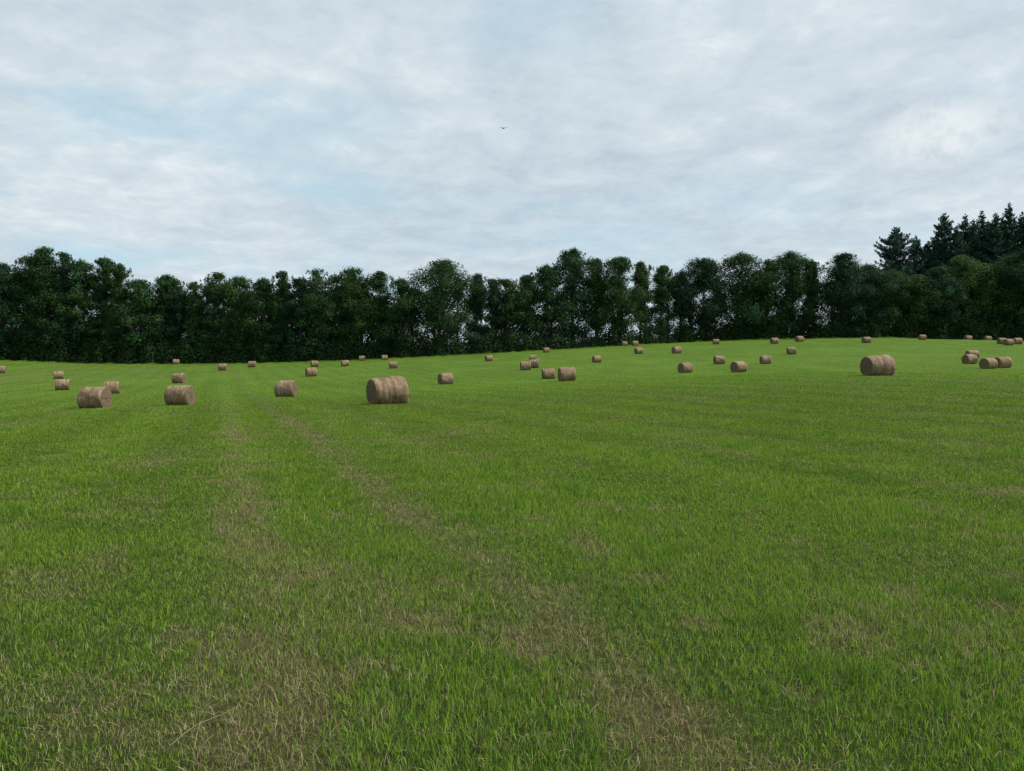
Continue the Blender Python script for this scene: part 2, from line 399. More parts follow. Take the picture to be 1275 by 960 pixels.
# x0, x1, top, base in photo pixels (they fix where each bale stands on the terrain), apparent turn, label
BALES = [
 (-4, 7, 455.3, 464.5, -15, 'hay bale cut through by the left edge of the photo'),
 (66, 80, 461.6, 471.6, 0, 'small bale at far left, just behind and left above its larger twin'),
 (69, 87.6, 472, 485.8, -8, 'bale at far left standing in front of a slightly smaller one'),
 (98.5, 138, 482.4, 507.8, -30, 'leftmost large near bale, pale right end shown, smaller bale behind its shoulder'),
 (130, 149.3, 475, 490, -8, 'bale peeping out behind the right shoulder of the leftmost large bale'),
 (214.8, 224, 447, 453.8, 0, 'tiny bale against the dark tree foot, farthest of three above one another at left'),
 (271.8, 283, 452.5, 461.3, -10, 'tiny pale bale on open grass, left one of two near the left tree foot'),
 (308.6, 319.6, 449.4, 457.3, -12, 'tiny pale bale at the tree foot, right of another tiny bale left of centre'),
 (214.5, 232, 464, 477, -28, 'middle bale of three in depth at left, directly behind a large bale'),
 (205, 244.6, 478, 504.4, -28, 'large near bale at left with ragged pale right end and smaller bale directly behind it'),
 (343, 370.8, 472.6, 494, -22, 'solitary mid-sized bale leaning slightly, between the large left bales and the largest one'),
 (380, 395, 457.3, 468.6, 15, 'front bale of a small overlapping pair left of centre'),
 (386.5, 397, 448.8, 456.6, 12, 'tiny rear bale of an overlapping pair left of centre, at the tree foot'),
 (424.4, 434.8, 448, 456, 12, 'tiny bale alone at grass edge, right of the small overlapping pair'),
 (446.7, 455, 443.5, 449, 0, 'tiny bale half sunk in tree shade, left of two beyond the largest bale'),
 (475, 482.8, 442.5, 448.2, 8, 'tiny bale half sunk in tree shade, right of two beyond the largest bale'),
 (484.5, 495, 449.8, 458.6, 5, 'tiny bale on lit grass straight above the largest bale'),
 (458.5, 506, 467.5, 503, 24, 'largest bale of the photo, left of centre, top sloping up, dark left end'),
 (544, 566, 464, 478.3, 25, 'single mid-sized bale with dark left end just right of the largest bale'),
 (603, 614.5, 442, 449.5, 25, 'tiny bale with dark left end alone near tree foot at the centre'),
 (658.5, 668.5, 441.6, 449.5, 5, 'rearmost and smallest of the three clustered bales at the centre'),
 (660.5, 671, 447, 458, -10, 'right bale of three clustered at the centre, half hidden by its left neighbour'),
 (647.5, 661.3, 449.5, 460.8, 10, 'front left bale of three clustered at the centre'),
 (676.6, 684, 433, 438.8, 20, 'tiny bale alone against the tree foot just right of centre'),
 (674.7, 691, 458, 471.7, 10, 'smaller left bale of two standing side by side right of centre'),
 (694, 717.8, 456.4, 474.3, 14, 'larger right bale of two standing side by side right of centre'),
 (737.5, 749, 442.4, 451.4, 25, 'small bale with dark left end alone on grass, right of the side by side two'),
 (773.3, 781.5, 424.8, 430.7, 25, 'left of two tiny bales tucked under the trees right of centre'),
 (786.5, 795, 424, 430.5, 25, 'right of two tiny bales tucked under the trees right of centre'),
 (789.6, 801, 432.3, 440.5, 28, 'small bale on open grass straight below the two tiny ones under the trees'),
 (836.7, 848.6, 431, 440, 32, 'small bale with dark left end alone on the slope above a mid-sized bale'),
 (842.7, 864, 450.8, 464, 38, 'mid-sized bale with broad dark left end, left one of the two lowest right of centre'),
 (886.6, 896.4, 422, 428.6, 12, 'tiny bale at the tree foot on the crest, straight above a small bale'),
 (887.6, 903.6, 442.3, 453.3, 20, 'small bale on the slope, just up and left of a mid-sized dark-ended bale'),
 (908.7, 931, 449, 463.4, 42, 'mid-sized bale with broad dark left end, right one of the two lowest right of centre'),
 (945.3, 961, 442.3, 453, 22, 'small bale on the slope, just up and right of a mid-sized dark-ended bale'),
 (958.8, 969.8, 420.3, 428, 28, 'tiny reddish-ended bale on the crest, left of a longer turned bale'),
 (979, 992, 431.7, 441, 15, 'small bale alone just below the crest under the longer turned bale'),
 (987.7, 1003, 418, 425.7, 40, 'bale turned slantwise on the crest, looking longer than its neighbours'),
 (1072, 1085.4, 419, 427, 30, 'small bale on the crest straight above the large lone bale'),
 (1069, 1115.5, 441, 467.5, 38, 'large lone bale at right with top sloping up, dark rolled end facing left'),
 (1142.6, 1154, 416.4, 423.2, 25, 'tiny bale alone on the crest at right under the tall conifers'),
 (1199.4, 1211.5, 418.3, 427, 35, 'tiny bale sunk behind the crest at right, straight above two stacked-looking bales'),
 (1224, 1235.6, 421, 429, 35, 'dimmest tiny bale, mostly sunk behind the crest at far right'),
 (1241, 1254, 420.3, 428.4, 30, 'left rear bale of three grouped on the crest at the right edge'),
 (1248, 1263, 421.5, 430, 40, 'front bale of three grouped on the crest at the right edge'),
 (1261.5, 1271.8, 420.3, 428.5, 30, 'rightmost bale, last of three grouped on the crest at the right edge'),
 (1201, 1220, 435.6, 447, 30, 'rear bale of an overlapping pair at right, showing over the front one'),
 (1196.8, 1218, 440.6, 453, 42, 'front bale of an overlapping pair at right, left of the lower two'),
 (1217.4, 1243.6, 444.8, 459, 50, 'nearest bale at far right, dark round end facing left, neighbour behind its right side'),
 (1239, 1257.5, 443.6, 458, 38, 'bale at far right tucked against the right side of the nearest one there'),
]
first = {}
BALE_POS = []
for k, (x0, x1, yt, yb, turn, lab) in enumerate(BALES):
    cx = (x0 + x1) / 2
    p, d = on_ground(cx, yb)
    if yb - yt > 8 and cx > 1190 and yb < 430 and cx < 1240: d_over = True
    phi = math.atan2(p[0], p[1])
    sc = float(np.clip((yb - yt) * d / F / 1.2, .93, 1.3))
    if 1195 < cx < 1240 and yb < 430:                     # two stand just beyond the crest
        q = ray(cx, yt + 2); dd = 187.; p = np.array([q[0] * dd, q[1] * dd, 0]); p[2] = float(height(p[0], p[1])); sc = 1.05
    v = len(VAR) - 1 if 'sloping up' in lab else k % (len(VAR) - 1)
    if v not in first:
        t = empty('round_bale', (0, 0, 0))
        link('net_wrap', VAR[v][0], t)
        for e in VAR[v][1]: link('end_face', e, t)
        first[v] = t
    else:
        src = first[v]; t = src.copy(); C.objects.link(t)
        for ch in src.children:
            c = ch.copy(); C.objects.link(c); c.parent = t
    t.location = (p[0], p[1], p[2] - .03)
    e_ = .5
    sl = float(height(p[0] + e_, p[1]) - height(p[0] - e_, p[1]))
    t.rotation_euler = (0, -math.atan(sl) * .8, R(turn) - (-phi) * -1)
    t.scale = (sc, sc, sc)
    tag(t, lab, 'hay bale', G_ALL)
    BALE_POS.append((p[0], p[1], sc))

build_grass()

# ------------------------------------------------------------------ trees
def cone_tube(P0, P1, r0, r1, n=7):
    P0 = np.array(P0, float); P1 = np.array(P1, float); d = P1 - P0; d /= np.linalg.norm(d) + 1e-9
    a = np.cross(d, [0, 0, 1.]) if abs(d[2]) < .9 else np.cross(d, [1., 0, 0]); a /= np.linalg.norm(a); b = np.cross(d, a)
    t = np.linspace(0, 2 * math.pi, n, endpoint=False)[:, None]
    ring = np.cos(t) * a + np.sin(t) * b
    V = np.concatenate([P0 + ring * r0, P1 + ring * r1])
    j = np.arange(n); q = np.stack([j, (j + 1) % n, n + (j + 1) % n, n + j], -1)
    return V, q
def merge(lst):
    Vs, Qs, o = [], [], 0
    for V, q in lst: Vs.append(V); Qs.append(q + o); o += len(V)
    return np.concatenate(Vs), np.concatenate(Qs)
def leaf_quads(P, nrm, size, g, asp=.6):
    n = len(P)
    nrm = nrm / (np.linalg.norm(nrm, axis=1, keepdims=True) + 1e-9)
    t = g.normal(0, 1, (n, 3)); t -= (t * nrm).sum(1, keepdims=True) * nrm; t /= np.linalg.norm(t, axis=1, keepdims=True) + 1e-9
    b = np.cross(nrm, t); s = size[:, None]
    V = np.stack([P - t * s, P + b * s * asp + nrm * s * .15, P + t * s, P - b * s * asp + nrm * s * .15], 1)
    return V.reshape(-1, 3), np.arange(n * 4).reshape(-1, 4)

def broadleaf(g, H, W, cb, style, n_leaf, hue, openness):
    """trunk + limbs mesh arrays, crown arrays; local coordinates, base at origin"""
    lean = g.normal(0, .02, 2) * H
    top = np.array([lean[0], lean[1], H])
    segs = []; r0 = .016 * H + .06
    prev = np.zeros(3); nseg = 6; path = [prev]
    for k in range(1, nseg + 1):
        f = k / nseg
        p = np.array([lean[0] * f + g.normal(0, .012) * H * f * .4, lean[1] * f + g.normal(0, .012) * H * .4 * f, H * .9 * f]); path.append(p)
    for k in range(nseg):
        fa, fb = k / nseg, (k + 1) / nseg
        segs.append(cone_tube(path[k] - (0, 0, .3 if k == 0 else 0), path[k + 1], r0 * (1 - .88 * fa) * (1.25 if k == 0 else 1), r0 * (1 - .88 * fb)))
    nclump = int(60 * max(1, W / 8))
    cl = []
    tries = 0
    while len(cl) < nclump and tries < 4000:
        tries += 1
        f = cb + (1 - cb) * g.random() ** .85
        u = (f - cb) / (1 - cb)
        if style == 'round': prof = math.sqrt(max(0, 1 - (2 * max(u, .02) - .92) ** 2 / 1.1)) * (1 if u > .3 else .62 + .38 * u / .3)
        elif style == 'column': prof = max(0., 1 - u ** 3) ** .7 * (.8 + .15 * math.sin(u * 9 + H)) * .85
        elif style == 'pointed': prof = (1 - u) ** .6 * (.55 + .45 * min(1, u * 4)) + .06
        else: prof = max(0., 1 - u ** 3.3) ** .6 * (.66 + .34 * min(1, u * 2.5))
        rad = W * .5 * prof * (1 + .22 * math.sin(u * 11 + H * 3))
        a = g.random() * 2 * math.pi; q = math.sqrt(g.random()) * .95
        cr = W * g.uniform(.09, .18) * (.7 if u > .85 else 1)
        rr = max(0, rad * q - cr * .35)
        ax = np.array([np.interp(f * H, [p[2] for p in path], [p[0] for p in path]), np.interp(f * H, [p[2] for p in path], [p[1] for p in path]), 0])
        c = ax + np.array([math.cos(a) * rr, math.sin(a) * rr, min(f * H, H - cr * .8)])
        if openness > 0 and u < .75 and g.random() < openness: continue
        cl.append((c, cr, ax))
    npl = len(cl)
    for k in range(30):                                            # leading shoots: a ragged outline against the sky
        a = g.random() * 6.283; q = g.random() ** .6; u = math.sqrt(max(0, 1 - (q * .95) ** 2)) * g.uniform(.92, 1.0)
        c = np.array([lean[0] + math.cos(a) * q * W * .42, lean[1] + math.sin(a) * q * W * .42, H * (.72 + .28 * u) - W * .03 + (0 if k else W * .02)])
        cl.append((c, g.uniform(.2, .46), np.array([lean[0], lean[1], 0])))
    for c, cr, ax in cl:
        if g.random() < .55:
            zb = max(.12 * H, c[2] - cr - np.linalg.norm((c - ax)[:2]) * .9)
            s0 = np.array([np.interp(zb, [p[2] for p in path], [p[0] for p in path]), np.interp(zb, [p[2] for p in path], [p[1] for p in path]), zb])
            mid = (s0 + c) / 2 + np.array([0, 0, .08 * H * g.random()])
            ra = r0 * .3 * (1 - .6 * zb / H)
            segs.append(cone_tube(s0, mid, ra, ra * .6, 5)); segs.append(cone_tube(mid, c, ra * .6, .03, 5))
    tot = sum(c[1] ** 2 for c in cl)
    PP, NN, SS, CC = [], [], [], []
    for ci, (c, cr, ax) in enumerate(cl):
        m = max(14, int(n_leaf * cr ** 2 / tot))
        v = g.normal(0, 1, (m, 3)); v /= np.linalg.norm(v, axis=1, keepdims=True)
        rad = cr * (g.random((m, 1)) ** .45) * g.uniform(.8, 1.25, (m, 1))
        P = c + v * rad * np.array([1.15, 1.15, .85] if ci < npl else [1., 1., 1.7])
        PP.append(P); NN.append(v + np.array([0, 0, .55]) + g.normal(0, .3, (m, 3)))
        SS.append(g.uniform(.12, .27, m))
        tint = hue * g.uniform(.72, 1.32) * np.array([g.uniform(.88, 1.14), 1, g.uniform(.88, 1.12)])
        CC.append(tint * g.uniform(.75, 1.25, (m, 1)))
    # twigs sticking out of the outline
    V, Q = leaf_quads(np.concatenate(PP), np.concatenate(NN), np.concatenate(SS), g)
    V[:, 2] = np.maximum(V[:, 2], .05)
    col = np.repeat(np.concatenate(CC), 4, 0)
    tv, tq = merge(segs)
    return tv, tq, V, Q, col

def conifer(g, H, W, cb, hue, n_whorl):
    segs = [cone_tube((0, 0, -.3), (0, 0, H * .5), .017 * H, .009 * H), cone_tube((0, 0, H * .5), (0, 0, H), .009 * H, .015)]
    PP, NN, SS, CC = [], [], [], []
    nb = int(n_whorl * 7)
    for k in range(nb):
        u = (k + g.random()) / nb * .985
        u = max(0, u + g.normal(0, .006)); z = H * (cb + (1 - cb) * u)
        l = (W * .5 * ((1 - math.exp(-(1 - u) * 2.7)) * 1.04) * (1 + .16 * math.sin(u * 23 + H)) + .16) * g.uniform(.5, 1.12)
        a = k * 2.4 + g.normal(0, .35)
        up = .55 * u - .3 + g.normal(0, .1)
        m = max(8, int(l * 26)); t = g.random(m) ** .7
        base = np.array([0, 0, z]); dirn = np.array([math.cos(a), math.sin(a), up]); side = np.array([-math.sin(a), math.cos(a), 0])
        cur = np.stack([dirn[0] * t * l, dirn[1] * t * l, z + (up * t - .5 * t * (1 - t) + .12 * t ** 3) * l], -1)
        P = cur + side * (g.normal(0, 1, (m, 1)) * .24 * l * (1.08 - t[:, None])) - np.array([0, 0, 1]) * g.random((m, 1)) ** 2 * .6 * min(1, l / 2)
        PP.append(P); NN.append(np.array([0, 0, .6]) + g.normal(0, .6, (m, 3)) + dirn * .2); SS.append(g.uniform(.17, .36, m) * (.6 + .4 * min(1, l / 1.5)))
        CC.append(hue * g.uniform(.75, 1.25) * g.uniform(.75, 1.25, (m, 1)))
        if l > 1.0: segs.append(cone_tube(base, base + dirn * l * .8, .04, .012, 4))
    V, Q = leaf_quads(np.concatenate(PP), np.concatenate(NN), np.concatenate(SS), g, .5)
    tv, tq = merge(segs)
    return tv, tq, V, Q, np.repeat(np.concatenate(CC), 4, 0)

GREEN = np.array([.044, .102, .032]); DARK = np.array([.032, .078, .036]); PALE = np.array([.068, .142, .036]); OLIVE = np.array([.054, .108, .029])
SPRUCE = np.array([.036, .085, .06])
def place_tree(kind, px, top, wpx, depth, label, group, cb=.15, style='oval', hue=GREEN, openness=0., n=15000, seed=0):
    g = np.random.default_rng(1000 + int(px * 7) + seed)
    x = (px - 637.5) / F * depth; z = float(height(x, depth))
    zt = (ray(px, top) * depth / ray(px, top)[1])[2]
    H = zt - z; W = wpx * depth / F
    if kind == 'conifer': tv, tq, V, Q, col = conifer(g, H, W, cb, hue, max(16, int(H * 1.35)))
    else: tv, tq, V, Q, col = broadleaf(g, H, W, cb, style, int(n * min(2.6, max(.7, H * W / 195))), hue * .84, openness)
    t = empty('conifer_tree' if kind == 'conifer' else 'broadleaf_tree', (x, depth, z - .1))
    link('trunk', mesh_np('trunk', tv, tq, mat=M_barkdark if kind == 'conifer' else M_bark, smooth=True), t)
    link('crown', mesh_np('crown', V, Q, mat=M_needle if kind == 'conifer' else M_leaf, col=col), t)
    tag(t, label, 'tree', group)
G_ROW = 'broadleaf trees in the row along the far side of the meadow'
ROW = [  # px, top, width px, style, crown start, openness, hue, label
 (6, 326, 56, 'oval', .05, 0, DARK, 'dense dark tree cut by the left edge of the photo'),
 (36, 317, 46, 'oval', .05, 0, GREEN, 'dense tree just left of the pointed summit of the left wood'),
 (63, 307, 50, 'pointed', .04, 0, GREEN, 'highest tree of the left wood, with a small pointed summit'),
 (84, 313, 32, 'pointed', .05, 0, DARK, 'narrow pointed tree touching the right side of the highest left tree'),
 (107, 322, 36, 'round', .08, .1, GREEN, 'knobbly-topped tree between the narrow pointed one and a feathery one'),
 (131, 320, 32, 'oval', .2, .3, GREEN, 'tall loose tree with sky holes in its top at left'),
 (151, 328, 30, 'oval', .2, .35, OLIVE, 'feathery thin tree with spiky twigs against the sky at left'),
 (178, 346, 48, 'round', .08, 0, GREEN, 'low domed tree filling the dip right of the feathery tree'),
 (206, 341, 32, 'oval', .12, .25, GREEN, 'open spiky-topped tree just right of the low domed one'),
 (226, 347, 34, 'oval', .1, .15, DARK, 'lower tree standing over the tiny bale at the left tree foot'),
 (243, 350, 28, 'column', .08, .1, GREEN, 'slim low tree left of a higher knobbly crown'),
 (266, 338, 38, 'round', .08, .1, GREEN, 'high knobbly crown above the left of two tiny bales'),
 (301, 343, 46, 'round', .1, .2, OLIVE, 'broad tree with light gaps low in its crown above a tiny pale bale'),
 (329, 346, 36, 'oval', .06, 0, GREEN, 'flat-topped dense tree left of a narrow spire-like one'),
 (353, 337, 30, 'pointed', .06, 0, GREEN, 'narrow spire-like dark tree behind the solitary mid-sized bale'),
 (375, 345, 32, 'oval', .1, .25, DARK, 'dark tree with sky holes halfway up, left of centre'),
 (394, 333, 42, 'oval', .06, .12, GREEN, 'tall square-shouldered tree above the small overlapping bales'),
 (417, 341, 36, 'oval', .08, .2, GREEN, 'tree with bright sky window beside a large smooth dome'),
 (441, 332, 52, 'round', .05, .04, OLIVE, 'large smooth-domed olive green tree left of centre'),
 (473, 337, 34, 'oval', .06, .05, GREEN, 'ragged-topped tree leaning on the right of the smooth dome'),
 (500, 346, 40, 'oval', .1, .12, GREEN, 'lower bright-edged tree filling the left of the great oak-like crown'),
 (546, 322, 72, 'round', .3, .12, GREEN, 'great oak-like tree with broad rounded crown above light gaps'),
 (592, 340, 32, 'column', .12, .25, DARK, 'thin dark tree with pricked top at right foot of the great crown'),
 (612, 346, 28, 'column', .1, .15, DARK, 'slender low tree in the dip at the very middle of the row'),
 (631, 346, 36, 'oval', .14, .1, OLIVE, 'low olive tree left of a bright sky hole at the centre'),
 (656, 341, 36, 'oval', .28, .2, GREEN, 'tree with a bright sky hole at its left, climbing to the centre peak'),
 (683, 329, 38, 'oval', .26, .2, GREEN, 'sloping-topped tree leaning on the left of the centre peak'),
 (711, 309, 50, 'oval', .3, .35, DARK, 'tallest slim-trunked tree of the middle, its airy top above all neighbours'),
 (742, 321, 34, 'column', .3, .25, OLIVE, 'olive tree on the right shoulder of the centre peak'),
 (770, 319, 44, 'round', .36, .2, GREEN, 'rounded dark crown on bare trunk above two tiny bales'),
 (797, 325, 32, 'column', .34, .3, OLIVE, 'slender tree with light streak in its crown above a bale on open grass'),
 (821, 330, 32, 'column', .34, .35, GREEN, 'thin see-through tree stepping down right of the light-streaked one'),
 (846, 337, 30, 'column', .32, .3, DARK, 'lowest see-through tree in the dip before two great right crowns'),
 (877, 320, 48, 'round', .3, .3, DARK, 'left one of two great crowns, dark with many sky holes'),
 (923, 314, 58, 'round', .22, .05, GREEN, 'right one of two great crowns, dense bright green dome'),
 (953, 322, 38, 'oval', .14, .08, GREEN, 'shoulder tree between the dense bright dome and a peaked crown'),
 (986, 311, 46, 'round', .26, .18, GREEN, 'peaked crown above the bale turned slantwise on the crest'),
 (1013, 324, 30, 'column', .24, .35, GREEN, 'thin pale-stemmed tree with sky showing between its branches'),
 (1050, 314, 46, 'oval', .12, .12, DARK, 'dark spiky-topped tree left of the lone spreading conifer'),
 (1082, 328, 44, 'round', .06, .02, DARK, 'dim domed tree at the left foot of the lone spreading conifer'),
]
G_WOOD = 'broadleaf trees along the front of the right wood'
WOOD = [
 (1110, 336, 54, 'round', .04, 0, GREEN, 'rounded tree in front of the lone spreading conifer'),
 (1140, 342, 48, 'round', .04, 0, OLIVE, 'pale-topped low tree between the spreading conifer and the conifer row'),
 (1167, 332, 48, 'oval', .04, 0, DARK, 'very dark tree below the first tall conifer spire'),
 (1196, 317, 54, 'round', .04, 0, PALE, 'light green round-topped tree in front of the conifer row'),
 (1226, 327, 54, 'round', .04, 0, OLIVE, 'olive tree right of the light green round-topped one'),
 (1255, 318, 54, 'round', .04, 0, GREEN, 'tall dense tree in front of the highest conifer'),
 (1284, 306, 60, 'round', .04, 0, DARK, 'dense dark tree cut by the right edge of the photo'),
]
for px, tp, w, st, cb, op, hue, lab in ROW:
    dp = float(treeline(px)) + 3.5 + (px * 7919 % 5) * .7
    place_tree('broadleaf', px, tp, min(w * 1.6, w + 24), dp, lab, G_ROW, cb * .45, st, hue, op * .4)
for px, tp, w, st, cb, op, hue, lab in WOOD:
    place_tree('broadleaf', px, tp, w * 1.35, 199 + (px % 3) * 2, lab, G_WOOD, cb, st, hue, op, n=17000)
G_CON = 'tall dark conifers rising behind the right wood'
for px, tp, w, cb, lab in [
 (1113, 280, 66, .1, 'lone spreading conifer with wide layered boughs, left of the conifer row'),
 (1138, 291, 34, .12, 'thin short conifer beside the lone spreading one'),
 (1153, 299, 36, .1, 'lowest conifer, tucked left of the first tall spire'),
 (1173, 263, 50, .1, 'first tall spire of the conifer row, broad at its left side'),
 (1188, 279, 38, .1, 'blunt conifer in the notch right of the first tall spire'),
 (1199, 264, 38, .1, 'slightly bushy conifer, second tall spire of the row'),
 (1219, 260, 36, .1, 'narrow straight conifer, third tall spire of the row'),
 (1236, 263, 38, .1, 'dense conifer just left of the highest one'),
 (1253, 250, 42, .1, 'highest conifer, with open star-like boughs at its tip'),
 (1269, 261, 36, .1, 'conifer just right of the highest one, by the right edge'),
 (1163, 287, 34, .1, 'small conifer half hidden in the left flank of the first tall spire'),
 (1209, 271, 32, .1, 'slim conifer wedged between the second and third tall spires'),
 (1227, 272, 32, .1, 'slim conifer wedged right of the third tall spire'),
 (1245, 266, 32, .1, 'slim conifer touching the left flank of the highest one'),
 (1284, 262, 40, .1, 'rightmost conifer cut by the right edge of the photo'),
]:
    place_tree('conifer', px, tp, w * 1.4, 214 + (px % 4) * 2.5, lab, G_CON, cb, hue=SPRUCE)
# second rows behind: only seen as dark foliage through the gaps of the front row
LB = 'dark tree of a second row, seen only through gaps in the left wood'
for k, px in enumerate(range(-8, 500, 23)):
    tp = np.interp(px, [0, 62, 110, 180, 250, 440, 500], [338, 330, 345, 365, 366, 352, 372]) + (k * 37 % 11)
    place_tree('broadleaf', px, tp, 66, float(treeline(px)) + 13 + k % 3 * 2, LB, 'second row of trees behind the left wood', .05, 'oval', DARK, .1, n=6500, seed=5)
LB = 'thin dark second-row tree, seen only through gaps in the middle of the front row'
for k, px in enumerate(range(512, 1040, 29)):
    tp = np.interp(px, [500, 546, 620, 711, 846, 923, 1040], [362, 345, 362, 338, 355, 338, 345]) + (k * 37 % 13)
    place_tree('broadleaf', px, tp, 46, float(treeline(px)) + 12 + k % 3 * 2, LB, 'second row of trees behind the middle of the row', .16, 'oval', DARK, .38, n=3600, seed=5)
LB = 'dark tree deep in the right wood, seen only between the front trees'
for k, px in enumerate(range(1045, 1310, 24)):
    tp = np.interp(px, [1045, 1120, 1180, 1280], [345, 345, 325, 312]) + (k * 37 % 9)
    place_tree('broadleaf', px, tp, 70, 208 + k % 3 * 2, LB, 'trees deep in the right wood', .05, 'oval', DARK, .0, n=7000, seed=5)

# ------------------------------------------------------------------ undergrowth along the foot of the trees
def undergrowth():
    g = np.random.default_rng(99); PP, NN, SS, CC = [], [], [], []
    px = -25.
    while px < 1300:
        dp = float(treeline(px)) + g.uniform(.6, 6)
        if px > 1090: dp = 194 + g.uniform(0, 5)
        x = (px - 637.5) / F * dp; z = float(height(x, dp))
        hmax = np.interp(px, [0, 100, 300, 480, 560, 660, 720, 860, 920, 1000, 1060, 1120, 1280], [7, 6, 6.5, 6.5, 6, 4.6, 5, 5, 6.5, 4.8, 5.5, 8, 9])
        hh = hmax * g.uniform(.35, 1.12); w = g.uniform(1.2, 2.4)
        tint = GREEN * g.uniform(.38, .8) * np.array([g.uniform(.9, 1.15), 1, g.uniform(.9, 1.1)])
        m = int(230 * hh / 4 * w / 1.5)
        v = g.normal(0, 1, (m, 3)); v /= np.linalg.norm(v, axis=1, keepdims=True)
        f = g.random((m, 1)) ** .4 * g.uniform(.8, 1.2, (m, 1))
        P = np.array([x, dp, z]) + v * f * np.array([w, w, 0])
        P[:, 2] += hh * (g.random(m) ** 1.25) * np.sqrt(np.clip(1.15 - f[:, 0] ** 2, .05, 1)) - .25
        PP.append(P); NN.append(v + np.array([0, 0, .5]) + g.normal(0, .5, (m, 3))); SS.append(g.uniform(.14, .32, m)); CC.append(tint * g.uniform(.75, 1.25, (m, 1)))
        px += g.uniform(1.0, 2.6)
    V, Q = leaf_quads(np.concatenate(PP), np.concatenate(NN), np.concatenate(SS), g)
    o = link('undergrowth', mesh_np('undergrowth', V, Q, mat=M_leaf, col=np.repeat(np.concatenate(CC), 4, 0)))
    tag(o, 'dark tangled undergrowth along the foot of the tree row', 'undergrowth', kind='stuff')
undergrowth()

# ------------------------------------------------------------------ bird
def bird():
    bm = bmesh.new()
    secs = [(-.11, .004, .0), (-.085, .012, .0), (-.06, .02, .0), (-.02, .032, 0), (.03, .034, 0), (.065, .024, .004), (.085, .021, .008), (.1, .016, .008), (.115, .004, .006)]
    rings = []
    for y, r, z in secs:
        rings.append([bm.verts.new((r * math.cos(a) , y, z + r * .85 * math.sin(a))) for a in [k * math.pi / 4 for k in range(8)]])
    for a, b in zip(rings, rings[1:]):
        for k in range(8): bm.faces.new((a[k], a[(k + 1) % 8], b[(k + 1) % 8], b[k]))
    bm.faces.new(rings[0][::-1]); bm.faces.new(rings[-1])
    tail = [bm.verts.new(c) for c in ((-.008, -.1, .002), (.008, -.1, .002), (.035, -.17, 0), (0, -.155, 0), (-.035, -.17, 0))]
    bm.faces.new(tail)
    for s in (-1, 1):                       # wings held a little raised
        prof = [(0.02, .055, -.045, .012), (.09, .06, -.035, .05), (.16, .045, -.03, .065), (.23, .01, -.04, .06), (.275, -.03, -.05, .045)]
        up = [[bm.verts.new((s * x, y, z + .006)) for y in (y0, (y0 + y1) / 2, y1)] for x, y0, y1, z in prof]
        dn = [[bm.verts.new((s * x, y, z - .004)) for y in (y0, (y0 + y1) / 2, y1)] for x, y0, y1, z in prof]
        for i in range(4):
            for j in range(2):
                bm.faces.new((up[i][j], up[i + 1][j], up[i + 1][j + 1], up[i][j + 1])); bm.faces.new((dn[i][j], dn[i][j + 1], dn[i + 1][j + 1], dn[i + 1][j]))
            for j in (0, 2): bm.faces.new((up[i][j], dn[i][j], dn[i + 1][j], up[i + 1][j]))
        bm.faces.new((up[4][0], dn[4][0], dn[4][1], up[4][1])); bm.faces.new((up[4][1], dn[4][1], dn[4][2], up[4][2]))
    bmesh.ops.recalc_face_normals(bm, faces=bm.faces[:])
    me = bpy.data.meshes.new('bird'); bm.to_mesh(me); bm.free()
    m, nt, out = newmat('dark_plumage'); p = N(nt, 'ShaderNodeBsdfPrincipled', Roughness=.6); nz = N(nt, 'ShaderNodeTexNoise', Scale=30.0)
    r = ramp(nt, [(.3, (.012, .013, .016)), (.7, (.035, .035, .04))]); L(nt, nz.outputs[0], r.inputs[0]); L(nt, r.outputs[0], p.inputs['Base Color']); L(nt, p.outputs[0], out.inputs[0])
    me.materials.append(m)
    o = link('bird', me); d = 50.; q = ray(627, 160) * d
    o.location = q; o.rotation_euler = (R(8), R(-12), R(35))
    tag(o, 'small dark bird flying high above the centre of the meadow', 'bird')
bird()

# ------------------------------------------------------------------ sky and light
SUN_AZ, SUN_EL = R(86), R(46)              # azimuth clockwise from the view direction
w = bpy.data.worlds.new('World'); S.world = w; w.use_nodes = True
nt = w.node_tree; nt.nodes.clear()
out = nt.nodes.new('ShaderNodeOutputWorld'); bg = nt.nodes.new('ShaderNodeBackground'); bg.inputs['Strength'].default_value = .1
L(nt, bg.outputs[0], out.inputs[0])
sky = N(nt, 'ShaderNodeTexSky', sky_type='NISHITA'); sky.sun_disc = False; sky.sun_elevation = SUN_EL; sky.sun_rotation = SUN_AZ
tc = N(nt, 'ShaderNodeTexCoord'); sep = N(nt, 'ShaderNodeSeparateXYZ'); L(nt, tc.outputs['Generated'], sep.inputs[0])
def mth(op, a, b=None, c=None):
    n = N(nt, 'ShaderNodeMath', operation=op)
    for i, v in enumerate((a, b, c)):
        if v is None: continue
        if isinstance(v, (int, float)): n.inputs[i].default_value = v
        else: L(nt, v, n.inputs[i])
    return n.outputs[0]
zc = mth('ADD', mth('MAXIMUM', sep.outputs[2], 0.0), .17)      # cloud deck: flat layer with some curvature
cx = mth('DIVIDE', sep.outputs[0], zc); cy = mth('DIVIDE', sep.outputs[1], zc)
cv = N(nt, 'ShaderNodeCombineXYZ'); L(nt, cx, cv.inputs[0]); L(nt, cy, cv.inputs[1])
def noise(scale, detail, rough, off=(0, 0, 0), sc=(1, 1, 1), dist=0.0):
    mp = N(nt, 'ShaderNodeMapping'); mp.inputs['Location'].default_value = off; mp.inputs['Scale'].default_value = sc
    L(nt, cv.outputs[0], mp.inputs[0])
    n = N(nt, 'ShaderNodeTexNoise', Scale=scale, Detail=detail, Roughness=rough, Distortion=dist); L(nt, mp.outputs[0], n.inputs['Vector'])
    return n.outputs[0]
